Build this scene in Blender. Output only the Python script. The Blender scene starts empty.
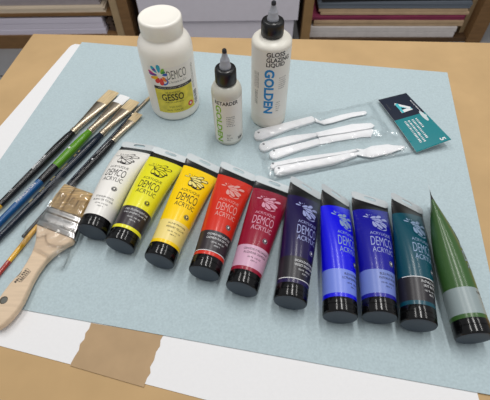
import bpy, bmesh, math, random
from mathutils import Vector, Matrix, noise
random.seed(7)
R = math.radians
COL = bpy.context.scene.collection
SC = bpy.context.scene

# ---------------------------------------------------------------- camera
H, F = 0.42, 400.0
cd = bpy.data.cameras.new('camera'); cam = bpy.data.objects.new('camera', cd); COL.objects.link(cam)
cam.location = (0, 0, H)
PITCH, ROLL = R(53.4), R(-0.74)
CR = Matrix.Rotation(math.pi / 2 - PITCH, 3, 'X') @ Matrix.Rotation(ROLL, 3, 'Z')
cam.rotation_euler = CR.to_euler()
cd.sensor_fit = 'HORIZONTAL'; cd.sensor_width = 36.0; cd.lens = 36.0 * F / 490.0
cd.clip_start = 0.01; cd.clip_end = 50
cd.dof.use_dof = True; cd.dof.focus_distance = 0.50; cd.dof.aperture_fstop = 13
SC.camera = cam

def ray(u, v):
    return CR @ Vector(((u - 245) / F, -(v - 200) / F, -1))
def at(u, v, z=0.0):                       # a measured picture point on the horizontal plane z
    d = ray(u, v); t = (z - H) / d.z
    return Vector((0, 0, H)) + d * t
def atY(u, v, Y):                          # a measured picture point on the vertical plane y = Y
    d = ray(u, v); t = Y / d.y
    return Vector((0, 0, H)) + d * t

# ---------------------------------------------------------------- materials
def lin(c):
    return tuple(((x / 255) / 12.92 if x / 255 <= .04045 else ((x / 255 + .055) / 1.055) ** 2.4) for x in c) + (1,)
MATS = {}
def mat(name, rgb, rough=.5, spec=.5, metal=0, coat=0, alpha=1, noise_amt=0, scale=200, bump=0, bscale=300, aniso=None, detail=4):
    if name in MATS: return MATS[name]
    m = bpy.data.materials.new(name); m.use_nodes = True
    nt = m.node_tree; b = nt.nodes['Principled BSDF']
    b.inputs['Base Color'].default_value = lin(rgb); b.inputs['Roughness'].default_value = rough
    b.inputs['Specular IOR Level'].default_value = spec; b.inputs['Metallic'].default_value = metal
    b.inputs['Coat Weight'].default_value = coat; b.inputs['Coat Roughness'].default_value = .08
    b.inputs['Alpha'].default_value = alpha
    if noise_amt or bump:
        tc = nt.nodes.new('ShaderNodeTexCoord'); mp = nt.nodes.new('ShaderNodeMapping')
        nt.links.new(tc.outputs['Object'], mp.inputs['Vector'])
        if aniso: mp.inputs['Scale'].default_value = aniso
    if noise_amt:
        n = nt.nodes.new('ShaderNodeTexNoise'); n.inputs['Scale'].default_value = scale; n.inputs['Detail'].default_value = detail
        nt.links.new(mp.outputs['Vector'], n.inputs['Vector'])
        r = nt.nodes.new('ShaderNodeValToRGB')
        c = lin(rgb); k = noise_amt
        r.color_ramp.elements[0].position = .3; r.color_ramp.elements[1].position = .7
        r.color_ramp.elements[0].color = tuple(max(0, x * (1 - k)) for x in c[:3]) + (1,)
        r.color_ramp.elements[1].color = tuple(min(1, x * (1 + k)) for x in c[:3]) + (1,)
        nt.links.new(n.outputs['Fac'], r.inputs['Fac']); nt.links.new(r.outputs['Color'], b.inputs['Base Color'])
    if bump:
        n2 = nt.nodes.new('ShaderNodeTexNoise'); n2.inputs['Scale'].default_value = bscale; n2.inputs['Detail'].default_value = 4
        nt.links.new(mp.outputs['Vector'], n2.inputs['Vector'])
        bp = nt.nodes.new('ShaderNodeBump'); bp.inputs['Strength'].default_value = bump; bp.inputs['Distance'].default_value = .001
        nt.links.new(n2.outputs['Fac'], bp.inputs['Height']); nt.links.new(bp.outputs['Normal'], b.inputs['Normal'])
    MATS[name] = m
    return m
def film(name, haze=.06, gloss=.10, tint=(245, 248, 250), bump=.6, bscale=60, rough=.08):
    """clear wrinkled plastic film: mostly see-through, a little haze, sharp glints"""
    m = bpy.data.materials.new(name); m.use_nodes = True; nt = m.node_tree; nt.nodes.clear()
    out = nt.nodes.new('ShaderNodeOutputMaterial'); tr = nt.nodes.new('ShaderNodeBsdfTransparent')
    df = nt.nodes.new('ShaderNodeBsdfDiffuse'); df.inputs['Color'].default_value = lin(tint)
    gl = nt.nodes.new('ShaderNodeBsdfGlossy'); gl.inputs['Roughness'].default_value = rough
    tc = nt.nodes.new('ShaderNodeTexCoord'); n = nt.nodes.new('ShaderNodeTexNoise'); n.inputs['Scale'].default_value = bscale
    n.inputs['Detail'].default_value = 3
    bp = nt.nodes.new('ShaderNodeBump'); bp.inputs['Strength'].default_value = bump; bp.inputs['Distance'].default_value = .002
    nt.links.new(tc.outputs['Object'], n.inputs['Vector']); nt.links.new(n.outputs['Fac'], bp.inputs['Height'])
    nt.links.new(bp.outputs['Normal'], gl.inputs['Normal'])
    lw = nt.nodes.new('ShaderNodeFresnel'); lw.inputs['IOR'].default_value = 1.5
    nt.links.new(bp.outputs['Normal'], lw.inputs['Normal'])
    mx1 = nt.nodes.new('ShaderNodeMixShader'); mx1.inputs[0].default_value = haze
    nt.links.new(tr.outputs[0], mx1.inputs[1]); nt.links.new(df.outputs[0], mx1.inputs[2])
    ad = nt.nodes.new('ShaderNodeMath'); ad.operation = 'ADD'; ad.inputs[1].default_value = gloss
    nt.links.new(lw.outputs[0], ad.inputs[0])
    mx2 = nt.nodes.new('ShaderNodeMixShader'); nt.links.new(ad.outputs[0], mx2.inputs[0])
    nt.links.new(mx1.outputs[0], mx2.inputs[1]); nt.links.new(gl.outputs[0], mx2.inputs[2])
    nt.links.new(mx2.outputs[0], out.inputs['Surface'])
    MATS[name] = m
    return m

M_kraft = mat('kraft_paper', (192, 160, 116), .75, .2, noise_amt=.07, scale=14, bump=.25, bscale=25)
M_kraft2 = mat('kraft_strip', (178, 150, 116), .7, .2, noise_amt=.06, scale=40, bump=.2, bscale=60)
M_white_paper = mat('white_paper', (234, 233, 234), .8, .2, noise_amt=.01, scale=300)
M_blue_paper = mat('blue_paper', (180, 196, 201), .9, .1, noise_amt=.075, scale=420, bump=.3, bscale=500, detail=6)
M_black = mat('black_plastic', (10, 10, 12), .15, .38, coat=.0)
M_capface = mat('cap_face', (62, 71, 82), .55, .4)  # matte end of the black cap, light on it painted in as grey
M_band = mat('tube_black_film', (16, 16, 18), .3, .5)
M_tab = film('frosted_tab', haze=.72, gloss=.03, tint=(225, 232, 235), bump=.05, bscale=80, rough=.25)
M_bag = film('clear_bag', haze=.04, gloss=.0, bump=.4, bscale=60, rough=.13)
M_sleeve = film('clear_sleeve', haze=.03, gloss=.0, bump=.5, bscale=70, rough=.06)
M_jar = mat('jar_white', (247, 243, 234), .3, .5)
M_jarlabel = mat('jar_label', (242, 238, 233), .35, .4)
M_bottle = mat('bottle_milky', (234, 230, 219), .32, .5)
M_bottle2 = mat('bottle_milky_grey', (208, 206, 194), .28, .5)
M_blabel = mat('bottle_label', (238, 235, 227), .4, .4)
M_nozzle = mat('nozzle_grey', (158, 160, 168), .3, .5)
M_knife = mat('white_plastic', (240, 240, 242), .35, .5)
M_wood = mat('raw_wood', (216, 192, 164), .55, .3, noise_amt=.07, scale=30, aniso=(1, 8, 8))
M_steel = mat('tin_ferrule', (186, 184, 182), .28, .5, metal=1, bump=.04, bscale=60)
M_nickel = mat('nickel_ferrule', (190, 176, 156), .3, .5, metal=1)
M_hog = mat('hog_bristle', (206, 184, 145), .75, .2, noise_amt=.22, scale=500, aniso=(.06, 1, 1))
M_hogdark = mat('bristle_tan', (186, 156, 108), .8, .2, noise_amt=.5, scale=420, aniso=(.08, 1, 1))
M_synth = mat('white_bristle', (238, 238, 238), .6, .3, noise_amt=.05, scale=500, aniso=(.06, 1, 1))
M_lacq_black = mat('lacquer_black', (20, 19, 22), .16, .4, coat=.0)
M_lacq_navy = mat('lacquer_navy', (16, 28, 44), .16, .4, coat=.0)
M_lacq_green = mat('lacquer_green', (84, 140, 24), .2, .4, coat=.0)
M_lacq_blue = mat('lacquer_blue', (14, 78, 132), .2, .4, coat=.0)
M_lacq_yellow = mat('lacquer_yellow', (222, 168, 34), .25, .5, coat=.4)
M_lacq_red = mat('lacquer_red', (158, 40, 28), .25, .5, coat=.4)
M_inkW = mat('ink_white', (225, 226, 228), .5, .3)
M_inkK = mat('ink_black', (28, 26, 28), .5, .3)
M_inkgrey = mat('ink_grey', (105, 103, 103), .5, .3)
M_inkgold = mat('ink_gold', (206, 186, 118), .4, .4)
M_inkblue = mat('ink_blue', (40, 140, 205), .5, .3)
M_inkgreen = mat('ink_green', (140, 190, 40), .5, .3)
M_yellowlab = mat('jar_label_yellow', (226, 210, 74), .4, .4, noise_amt=.18, scale=90)
M_card_navy = mat('card_navy', (18, 28, 48), .4, .4)
M_card_teal = mat('card_teal', (22, 124, 132), .4, .4)
M_card_edge = mat('card_white', (225, 225, 222), .6, .3)

# ---------------------------------------------------------------- mesh helpers
class MB:
    def __init__(s): s.v = []; s.f = []; s.mi = []; s.mats = []; s.sm = []
    def m(s, mt):
        if mt not in s.mats: s.mats.append(mt)
        return s.mats.index(mt)
    def add(s, vs, fs, mt, smooth=True):
        o = len(s.v); s.v += [tuple(v) for v in vs]; k = s.m(mt)
        for f in fs: s.f.append(tuple(i + o for i in f)); s.mi.append(k); s.sm.append(smooth)
    def build(s, name, parent=None, loc=None, rotz=0):
        me = bpy.data.meshes.new(name); me.from_pydata(s.v, [], s.f)
        for mt in s.mats: me.materials.append(mt)
        me.polygons.foreach_set('material_index', s.mi); me.polygons.foreach_set('use_smooth', s.sm); me.update()
        o = bpy.data.objects.new(name, me); COL.objects.link(o)
        if parent: o.parent = parent
        if loc is not None: o.location = loc
        o.rotation_euler.z = rotz
        return o
def tag(o, label=None, cat=None, group=None, kind=None):
    for k, v in (('label', label), ('category', cat), ('group', group), ('kind', kind)):
        if v: o[k] = v
    return o
def thing(name, label, cat, loc=(0, 0, 0), rotz=0, group=None):
    o = bpy.data.objects.new(name, None); COL.objects.link(o); o.empty_display_size = .02
    o.location = loc; o.rotation_euler = (0, 0, rotz)
    return tag(o, label, cat, group)
def box(mb, x0, x1, y0, y1, z0, z1, mt, rot=0, c=None):
    vs = [Vector((x, y, z)) for z in (z0, z1) for y in (y0, y1) for x in (x0, x1)]
    if rot:
        c = Vector(c or ((x0 + x1) / 2, (y0 + y1) / 2, 0)); q = Matrix.Rotation(rot, 3, 'Z')
        vs = [q @ (v - c) + c for v in vs]
    mb.add(vs, [(0, 2, 3, 1), (4, 5, 7, 6), (0, 1, 5, 4), (2, 6, 7, 3), (0, 4, 6, 2), (1, 3, 7, 5)], mt, False)
def slab(mb, poly, z0, z1, mt, bev=0, side=None, smooth=False):
    """closed prism over an xy outline, with an optional chamfered top edge"""
    n = len(poly); P = [Vector((p[0], p[1])) for p in poly]
    area = sum(P[i].x * P[(i + 1) % n].y - P[(i + 1) % n].x * P[i].y for i in range(n))
    if area < 0: P.reverse()
    def inset(d):
        r = []
        for i in range(n):
            a, b, c = P[i - 1], P[i], P[(i + 1) % n]
            e1 = (b - a).normalized(); e2 = (c - b).normalized()
            n1 = Vector((-e1.y, e1.x)); n2 = Vector((-e2.y, e2.x)); m = n1 + n2
            if m.length < 1e-6: m = n1
            m.normalize(); r.append(b + m * (d / max(.5, m.dot(n1))))
        return r
    lv = [(P, z0), (P, z1 - bev)]
    if bev: lv += [(inset(bev * .4), z1 - bev * .3), (inset(bev), z1)]
    vs = []; fs = []
    for pp, z in lv: vs += [(p.x, p.y, z) for p in pp]
    for k in range(len(lv) - 1):
        for i in range(n):
            j = (i + 1) % n; fs.append((k * n + i, k * n + j, (k + 1) * n + j, (k + 1) * n + i))
    top = tuple(range((len(lv) - 1) * n, len(lv) * n)); bot = tuple(reversed(range(n)))
    mb.add(vs, fs, side or mt, smooth); o = len(vs)
    mb.add([vs[i] for i in top], [tuple(range(n))], mt, False)
    mb.add([vs[i] for i in bot], [tuple(range(n))], side or mt, False)
def lathe(mb, prof, n, c=(0, 0, 0), capb=True, capt=True, knurl=None):
    """prof: list of (r, z, material); knurl(i, k)-> radius factor"""
    c = Vector(c); rings = []
    for k, (r, z, mt) in enumerate(prof):
        ring = []
        for i in range(n):
            a = 2 * math.pi * i / n; rr = r * (knurl(i, k) if knurl else 1)
            ring.append(c + Vector((rr * math.cos(a), rr * math.sin(a), z)))
        rings.append(ring)
    for k in range(len(prof) - 1):
        vs = rings[k] + rings[k + 1]
        mb.add(vs, [(i, (i + 1) % n, n + (i + 1) % n, n + i) for i in range(n)], prof[k + 1][2])
    if capb: mb.add(rings[0], [tuple(reversed(range(n)))], prof[0][2], False)
    if capt: mb.add(rings[-1], [tuple(range(n))], prof[-1][2], False)
def weld(o, d=1e-6):
    bm = bmesh.new(); bm.from_mesh(o.data); bmesh.ops.remove_doubles(bm, verts=bm.verts, dist=d); bm.to_mesh(o.data); bm.free()
def sharp(o, ang=35):
    weld(o)
    bm = bmesh.new(); bm.from_mesh(o.data)
    for e in bm.edges:
        if len(e.link_faces) == 2 and e.calc_face_angle(0) > R(ang): e.smooth = False
    bm.to_mesh(o.data); bm.free()

# ---------------------------------------------------------------- lettering
_txt = {}
def glyphs(s, off=0.0, res=3):
    k = (s, off, res)
    if k not in _txt:
        cu = bpy.data.curves.new('t', 'FONT'); cu.body = s; cu.resolution_u = res; cu.offset = off
        ob = bpy.data.objects.new('t', cu); COL.objects.link(ob)
        dg = bpy.context.evaluated_depsgraph_get(); dg.update()
        me = bpy.data.meshes.new_from_object(ob.evaluated_get(dg), depsgraph=dg)
        bm = bmesh.new(); bm.from_mesh(me); bmesh.ops.triangulate(bm, faces=bm.faces)
        vs = [(v.co.x, v.co.y) for v in bm.verts]; fs = [tuple(v.index for v in f.verts) for f in bm.faces]; bm.free()
        bpy.data.objects.remove(ob); bpy.data.curves.remove(cu); bpy.data.meshes.remove(me)
        _txt[k] = (vs, fs)
    return _txt[k]
def refine(vs, fs, L):
    """split triangles until no edge is longer than L, so flat shapes can follow a curved surface"""
    vs = list(vs); out = []; st = list(fs); mid = {}
    while st:
        a, b, c = st.pop()
        e = [(a, b, c), (b, c, a), (c, a, b)]
        p, q, r = max(e, key=lambda t: (vs[t[0]][0] - vs[t[1]][0]) ** 2 + (vs[t[0]][1] - vs[t[1]][1]) ** 2)
        if math.hypot(vs[p][0] - vs[q][0], vs[p][1] - vs[q][1]) > L:
            k = (min(p, q), max(p, q))
            if k not in mid: vs.append(((vs[p][0] + vs[q][0]) / 2, (vs[p][1] + vs[q][1]) / 2)); mid[k] = len(vs) - 1
            m = mid[k]; st += [(p, m, r), (m, q, r)]
        else: out.append((a, b, c))
    return vs, out
def text(mb, s, fm, cx, cy, mt, h=None, w=None, rot=0, off=0.0, ali='C', L=.0025, lift=.00012, ref=None):
    """write s on a surface fm(u, v, lift): centre (or left end) at cx, cy; capital height h and/or length w"""
    vs, fs = glyphs(s, off)
    if not vs: return
    bv = glyphs(s, 0.0)[0]
    x0 = min(p[0] for p in bv); x1 = max(p[0] for p in bv); y0 = min(p[1] for p in bv); y1 = max(p[1] for p in bv)
    sy = h / (y1 - y0) if h else None; sx = w / (x1 - x0) if w else None
    if sx is None: sx = sy
    if sy is None: sy = sx
    ox = {'C': (x0 + x1) / 2, 'L': x0, 'R': x1}[ali]
    c, sn = math.cos(rot), math.sin(rot)
    pts = []
    for x, y in vs:
        x = (x - ox) * sx; y = (y - (y0 + y1) / 2) * sy
        pts.append((cx + x * c - y * sn, cy + x * sn + y * c))
    pts, fs = refine(pts, fs, L)
    mb.add([fm(u, v, lift) for u, v in pts], fs, mt, True)
def shape(mb, poly, fm, mt, L=.0025, lift=.00012):
    """filled outline drawn on a surface (star-shaped about its centroid)"""
    n = len(poly); cx = sum(p[0] for p in poly) / n; cy = sum(p[1] for p in poly) / n
    vs, fs = refine(list(poly) + [(cx, cy)], [(i, (i + 1) % n, n) for i in range(n)], L)
    area = sum(poly[i][0] * poly[(i + 1) % n][1] - poly[(i + 1) % n][0] * poly[i][1] for i in range(n))
    if area < 0: fs = [f[::-1] for f in fs]
    mb.add([fm(u, v, lift) for u, v in vs], fs, mt, True)
def rect(mb, x0, x1, y0, y1, fm, mt, L=.003, lift=.00012):
    nx = max(1, int(abs(x1 - x0) / L)); ny = max(1, int(abs(y1 - y0) / L)); vs = []; fs = []
    for j in range(ny + 1):
        for i in range(nx + 1): vs.append(fm(x0 + (x1 - x0) * i / nx, y0 + (y1 - y0) * j / ny, lift))
    for j in range(ny):
        for i in range(nx):
            a = j * (nx + 1) + i; fs.append((a, a + 1, a + nx + 2, a + nx + 1))
    mb.add(vs, fs, mt, True)
def ribbon(mb, pts, w, fm, mt, lift=.00012):
    vs = []; n = len(pts)
    for i, (x, y) in enumerate(pts):
        a = pts[max(0, i - 1)]; b = pts[min(n - 1, i + 1)]; dx, dy = b[0] - a[0], b[1] - a[1]; l = math.hypot(dx, dy) or 1
        ww = (w(i / (n - 1)) if callable(w) else w) / 2
        vs += [fm(x - dy / l * ww, y + dx / l * ww, lift), fm(x + dy / l * ww, y - dx / l * ww, lift)]
    mb.add(vs, [(2 * i, 2 * i + 1, 2 * i + 3, 2 * i + 2) for i in range(n - 1)], mt, True)
def petal(cx, cy, l, w, a, n=14):
    """leaf outline starting at its base (cx, cy), length l, width w, direction a"""
    out = []
    for i in range(n):
        t = 2 * math.pi * i / n; x = l / 2 * (1 - math.cos(t)); k = x / l
        y = w / 2 * math.sin(t) * (.55 + .6 * k)
        out.append((cx + x * math.cos(a) - y * math.sin(a), cy + x * math.sin(a) + y * math.cos(a)))
    return out
def disc(cx, cy, r, n=18):
    return [(cx + r * math.cos(2 * math.pi * i / n), cy + r * math.sin(2 * math.pi * i / n)) for i in range(n)]

# ---------------------------------------------------------------- setting and table
room_floor = mat('floor_grey', (142, 142, 144), .5, .4, noise_amt=.06, scale=6)
mb = MB(); box(mb, -4, 4, -3, 4, -.80, -.75, room_floor)
JX = [(-1.345, -1.34)]
fl = mb.build('floor'); tag(fl, kind='structure')
mb = MB(); jm = mat('floor_joint', (48, 47, 48), .8)
for k in range(-3, 4):
    box(mb, -1.36 + k * .62, -1.352 + k * .62, -3, 4, -.75, -.7496, jm)
for k in range(-3, 5):
    box(mb, -4, 4, 1.0 + k * .62, 1.008 + k * .62, -.75, -.7496, jm)
tag(mb.build('trim_1'), kind='structure')
mb = MB(); box(mb, -4, 4, 3.2, 3.3, -.75, 1.9, mat('wall_paint', (120, 116, 112), .8, noise_amt=.03, scale=4))
tag(mb.build('wall_back'), kind='structure')

TT = -.002
a = at(33, 33.4, TT); b = at(490, 42.4, TT); c0 = at(0, 79, TT)
ex = (b - a).normalized(); TR_ = a + ex * 1.35
el = (c0 - a).normalized(); BL = a + el * 1.05
er = Vector((ex.y, -ex.x, 0)); BR_ = TR_ + er * 1.0
t = thing('work_table', 'work table topped with brown kraft paper under all the art supplies', 'table', ((a + BR_) / 2) + Vector((0, 0, -.748)))
inv = t.location
mb = MB()
poly = [(p - inv)[:2] for p in (BL, BR_, TR_, a)]
slab(mb, poly, .718, .748, M_kraft, bev=.002)
mb.build('tabletop', t)
M_leg = mat('table_leg_wood', (110, 84, 60), .6, noise_amt=.1, scale=20)
for (p, sx, sy) in ((BL, 1, 1), (BR_, -1, 1), (TR_, -1, -1), (a, 1, -1)):
    q = p - inv; mb = MB(); x, y = q.x + sx * .07, q.y + sy * .07
    box(mb, x - .03, x + .03, y - .03, y + .03, 0, .718, M_leg); mb.build('leg', t)

def inter(p, q, r, s):
    d1 = q - p; d2 = s - r; den = d1.x * d2.y - d1.y * d2.x
    k = ((r.x - p.x) * d2.y - (r.y - p.y) * d2.x) / den
    return p + d1 * k
# white sheet (lowest)
wTL = at(72, 44.5, TT); w0 = at(0, 127, TT); wb0 = at(0, 346, TT); wb1 = at(145, 384, TT); wr = at(476.5, 391.5, TT); wr2 = at(478, 400, TT)
wBL = inter(wTL, w0, wb0, wb1); up = (wr - wr2).normalized()
upv = Vector((.075, 1, 0)).normalized()
wBR = inter(wb0, wb1, wr, wr - upv); 
wTR = wr + upv * .50; wTLx = wTL + (wTL - w0).normalized() * 0
def papersheet(name, poly, z0, z1, mt, label, cat):
    c = sum((Vector((p[0], p[1], 0)) for p in poly), Vector()) / len(poly); mb = MB()
    slab(mb, [(p[0] - c.x, p[1] - c.y) for p in poly], 0, z1 - z0, mt)
    o = mb.build(name, loc=(c.x, c.y, z0)); return tag(o, label, cat)
d1 = (wTL - w0).normalized(); d2 = (wTR - wTL).normalized()
rc = [wTL - d1 * .012, wTL - d1 * .004 + d2 * .001, wTL + d2 * .006 + d1 * .0015, wTL + d2 * .02 + d1 * .001]
papersheet('white_sheet', [wBL, wBR, wTR] + rc[::-1], -.0019, -.0012, M_white_paper, 'large white sheet of paper showing from under the pale blue sheet', 'paper')
# blue sheet
bTL = at(82, 42); bl = at(0.5, 159); bTR = at(447.3, 72.4); br = at(489.5, 271); bb0 = at(20, 309); bb1 = at(475, 392)
bBL = inter(bTL, bl, bb0, bb1); bBR = inter(bTR, br, bb0, bb1)
papersheet('blue_sheet', [bBL, bBR, bTR, bTL], -.0008, 0, M_blue_paper, 'large pale blue textured paper sheet that the paint tubes lie on', 'paper')
# kraft strip with torn sides
lft = [(91, 323), (89, 329), (85.5, 333), (84.5, 339), (80, 344), (79, 350), (75, 356), (71, 363.2), (70.5, 365.8)]
rgt = [(144, 387.2), (144.8, 384), (147, 378), (150.5, 373), (150, 367), (154, 360), (156, 352), (160, 346), (160.5, 340), (163.5, 335)]
papersheet('kraft_strip', [at(u, v, -.001) for u, v in lft + rgt], -.00115, -.0009, M_kraft2, 'torn strip of brown kraft paper across the white border', 'paper')

# ---------------------------------------------------------------- paint tubes
TRAD, TW, TL, CAPH = .018, .052, .155, .0165
def make_tube(x, y, head, roll, body, label, ink, pet, name1, name2, lab, outlined=False, stripe=None, line=None, labink=None, twist=0.0, slant=0.0):
    t = thing('paint_tube', lab, 'paint tube', (x, y, 0.0002), head - math.pi / 2, 'acrylic paint tubes laid out in a row')
    L, rr, W2 = TL, TRAD, TW / 2
    def rl(s):
        k = min(1, max(0, (s - CAPH) / (TL - CAPH))); return roll + twist * k ** 14
    cphi, sphi = math.cos(roll + twist), math.sin(roll + twist)
    def sec(s):
        k = min(1, max(0, (s - CAPH) / (L - CAPH)))
        bb = max(.0006, rr * .985 * (1 - k ** 3.3)); aa = rr * .985 + (W2 - rr) * k ** 1.25
        return aa, bb
    def place(s, X, Z):
        aa, bb = sec(s); cphi, sphi = math.cos(rl(s)), math.sin(rl(s)); hz = math.hypot(bb * cphi, aa * sphi)
        k = min(1, max(0, (s - CAPH) / .02)); zc = rr * (1 - k) + hz * k if s < CAPH + .02 else hz
        return Vector((X * cphi + Z * sphi, s, -X * sphi + Z * cphi + zc))
    arc = {}
    def ang(s, u):
        aa, bb = sec(s); key = round(s * 2000)
        if key not in arc:
            tb = [0.0]; N = 48
            for i in range(N):
                p0 = math.pi / 2 * i / N; p1 = math.pi / 2 * (i + 1) / N
                tb.append(tb[-1] + math.hypot(aa * (math.sin(p1) - math.sin(p0)), bb * (math.cos(p1) - math.cos(p0))))
            arc[key] = tb
        tb = arc[key]; N = 48; v = abs(u)
        for i in range(N):
            if tb[i + 1] >= v: break
        f = (i + (v - tb[i]) / max(1e-9, tb[i + 1] - tb[i])) / N * math.pi / 2
        return math.copysign(f, u)
    def fm(u, s, lift):
        aa, bb = sec(s); p = ang(s, u)
        nx, nz = math.sin(p) / aa, math.cos(p) / bb; l = math.hypot(nx, nz)
        return place(s, aa * math.sin(p) + lift * nx / l, bb * math.cos(p) + lift * nz / l)
    # body
    bw = .0135 if slant else .011
    cuts = [CAPH - .003, CAPH, .0205, .0475, L - bw, L]
    mts = [stripe or body, stripe or body, label, body, M_band]
    mb = MB(); N = 56
    for (s0, s1, mt) in zip(cuts[:-1], cuts[1:], mts):
        n = max(1, int((s1 - s0) / .004)); rows = []
        for i in range(n + 1):
            s = s0 + (s1 - s0) * i / n; aa, bb = sec(s)
            row = []
            for j in range(N):
                sn, cn = math.sin(2 * math.pi * j / N), math.cos(2 * math.pi * j / N); sj = s
                if slant and s > .0476: sj += slant * sn * max(0, 1 - abs(s - (L - bw)) / (bw if s > L - bw else .05))
                aj, bj = sec(sj); row.append(place(sj, aj * sn, bj * cn))
            rows.append(row)
        vs = [p for r_ in rows for p in r_]
        mb.add(vs, [(i * N + j, (i + 1) * N + j, (i + 1) * N + (j + 1) % N, i * N + (j + 1) % N) for i in range(n) for j in range(N)], mt)
    # printed marks
    li = labink or M_inkW
    if line: 
        for s in line: rect(mb, -.0272, .0272, s - .0004, s + .0004, fm, M_inkW)
    q = 3 if not outlined else 2
    text(mb, 'ACRYLIQUE', fm, .001, .0952, ink, h=.0050, w=.025)
    text(mb, 'DEMCO', fm, .0012, .0840, ink, h=.0128, w=.0262, off=-.001 if outlined else -.004)
    text(mb, 'ACRYLIC', fm, .0018, .0722, ink, h=.0066, w=.0255)
    # flourish
    fx, fy = .0020, .1165; lf = [0]
    def pet_(cx, cy, l, w, a):
        cx *= 1.3; cy *= 1.3; l *= 1.3; w *= 1.3
        P = petal(fx + cx, fy + cy, l, w, R(a))
        if outlined:
            c_ = (sum(p[0] for p in P) / len(P), sum(p[1] for p in P) / len(P))
            shape(mb, [(c_[0] + (p[0] - c_[0]) * 1.06, c_[1] + (p[1] - c_[1]) * 1.10) for p in P], fm, ink, lift=.00012 + lf[0]); lf[0] += .00002
            shape(mb, [(c_[0] + (p[0] - c_[0]) * .86, c_[1] + (p[1] - c_[1]) * .72) for p in P], fm, pet, lift=.00012 + lf[0]); lf[0] += .00002
        else:
            c_ = (sum(p[0] for p in P) / len(P), sum(p[1] for p in P) / len(P)); lf[0] += .00003
            shape(mb, [(c_[0] + (p[0] - c_[0]) * 1.10, c_[1] + (p[1] - c_[1]) * 1.16) for p in P], fm, body, lift=.0001 + lf[0])
            shape(mb, [(c_[0] + (p[0] - c_[0]) * .90, c_[1] + (p[1] - c_[1]) * .86) for p in P], fm, pet, lift=.000115 + lf[0])
    pet_(-.0085, .0040, .0055, .0024, 172); pet_(-.0085, .0055, .0040, .0020, 120)
    shape(mb, disc(fx - .0095, fy + .0105, .0007), fm, ink); shape(mb, disc(fx - .0065, fy + .0112, .0006), fm, ink)
    pet_(-.0078, .0030, .0088, .0044, 28); pet_(-.0070, .0015, .0125, .0050, 8); pet_(-.0055, .0005, .0150, .0050, -14)
    pet_(-.0020, .0040, .0092, .0046, 46); pet_(.0030, .0035, .0080, .0046, 22)
    pet_(-.0060, -.0005, .0090, .0045, -78); pet_(-.0045, -.0010, .0110, .0046, -52); pet_(.0000, -.0020, .0085, .0040, -32)
    tail = [(fx + .002 + .0070 * math.sin(a_) * 1.0, fy - .0100 - .0056 * math.cos(a_) + .002) for a_ in [R(-70 + 8.5 * i) for i in range(25)]]
    ribbon(mb, tail, lambda k: .0020 * (1 - .5 * k), fm, ink if outlined else pet)
    sp = [(fx + .0040 + .0022 * (1 - i / 22) * math.cos(R(30 + i * 22)), fy - .0045 + .0022 * (1 - i / 22) * math.sin(R(30 + i * 22))) for i in range(18)]
    ribbon(mb, sp, .0009, fm, ink if outlined else pet)
    # round seal
    shape(mb, disc(.0098, .0575, .0036), fm, M_inkK if outlined else M_seal)
    ribbon(mb, [(.0098 + .0029 * math.cos(R(20 * i)), .0575 + .0029 * math.sin(R(20 * i))) for i in range(19)], .0004, fm, ink if not outlined else pet, lift=.0002)
    shape(mb, [(.0098 - .0014, .0583), (.0098, .0558), (.0098 + .0014, .0583), (.0098, .0594)], fm, pet if outlined else M_inkW, lift=.0002)
    # label lines
    text(mb, name1, fm, .0035, .0425, li, h=.0027, w=min(.030, .00165 * len(name1)))
    text(mb, name2, fm, .0035, .0378, li, h=.0027, w=min(.030, .00165 * len(name2)))
    text(mb, '120 ML  4.06 OZ', fm, .0035, .0325, li, h=.0018, w=.016)
    text(mb, 'PBW 6', fm, .0035, .0285, li, h=.0016, w=.007)
    ob = mb.build('body', t); sharp(ob, 60)
    # cap
    mb = MB(); n = 56
    prof = [(rr * .55, .0004), (rr * .86, .0002), (rr * .95, .0006), (rr * .99, .0016), (rr, .0030), (rr, .0088), (rr * .972, .0091), (rr * .972, .0097), (rr, .0100), (rr, CAPH - .0012), (rr * .985, CAPH - .0002), (rr * .93, CAPH)]
    rows = []
    for (r_, s) in prof: rows.append([Vector((r_ * math.sin(2 * math.pi * j / n), s, r_ * math.cos(2 * math.pi * j / n) + rr)) for j in range(n)])
    for i in range(len(prof) - 1):
        mb.add(rows[i] + rows[i + 1], [(j, n + j, n + (j + 1) % n, (j + 1) % n) for j in range(n)], M_capface if i < 2 else M_black)
    mb.add(rows[0], [tuple(range(n))], M_capface, False)
    # thumb notch and hinge of the flip top
    def cs(u, s, lift):
        a_ = u / rr + roll; return Vector(((rr + lift) * math.sin(a_), s, (rr + lift) * math.cos(a_) + rr))
    ribbon(mb, [(-.0045 + .001 * i, .0050) for i in range(10)], .0007, cs, M_black, lift=.0004)
    ob = mb.build('cap', t); sharp(ob, 50)
    # frosted hang tab
    mb = MB(); th = .0005; y0, y1 = L - .001, L + .0105
    hc = (y0 + y1) / 2 + .0012; N = 48; outer = []; inner = []
    for i in range(N):
        a_ = 2 * math.pi * i / N; cx, sy = math.cos(a_), math.sin(a_)
        k = 1 / max(abs(cx) / W2, abs(sy) / ((y1 - y0) / 2)); outer.append((cx * k, (y0 + y1) / 2 + sy * k))
        inner.append((.0085 * math.copysign(abs(cx) ** .6, cx), hc + .0023 * math.copysign(abs(sy) ** .8, sy)))
    def tp(p, z):
        hz = W2 * abs(sphi) + .0006; X, s = p
        return Vector((X * cphi + z * sphi, s, -X * sphi + z * cphi + hz))
    vs = [tp(p, th / 2) for p in outer + inner] + [tp(p, -th / 2) for p in outer + inner]; fs = []
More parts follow.
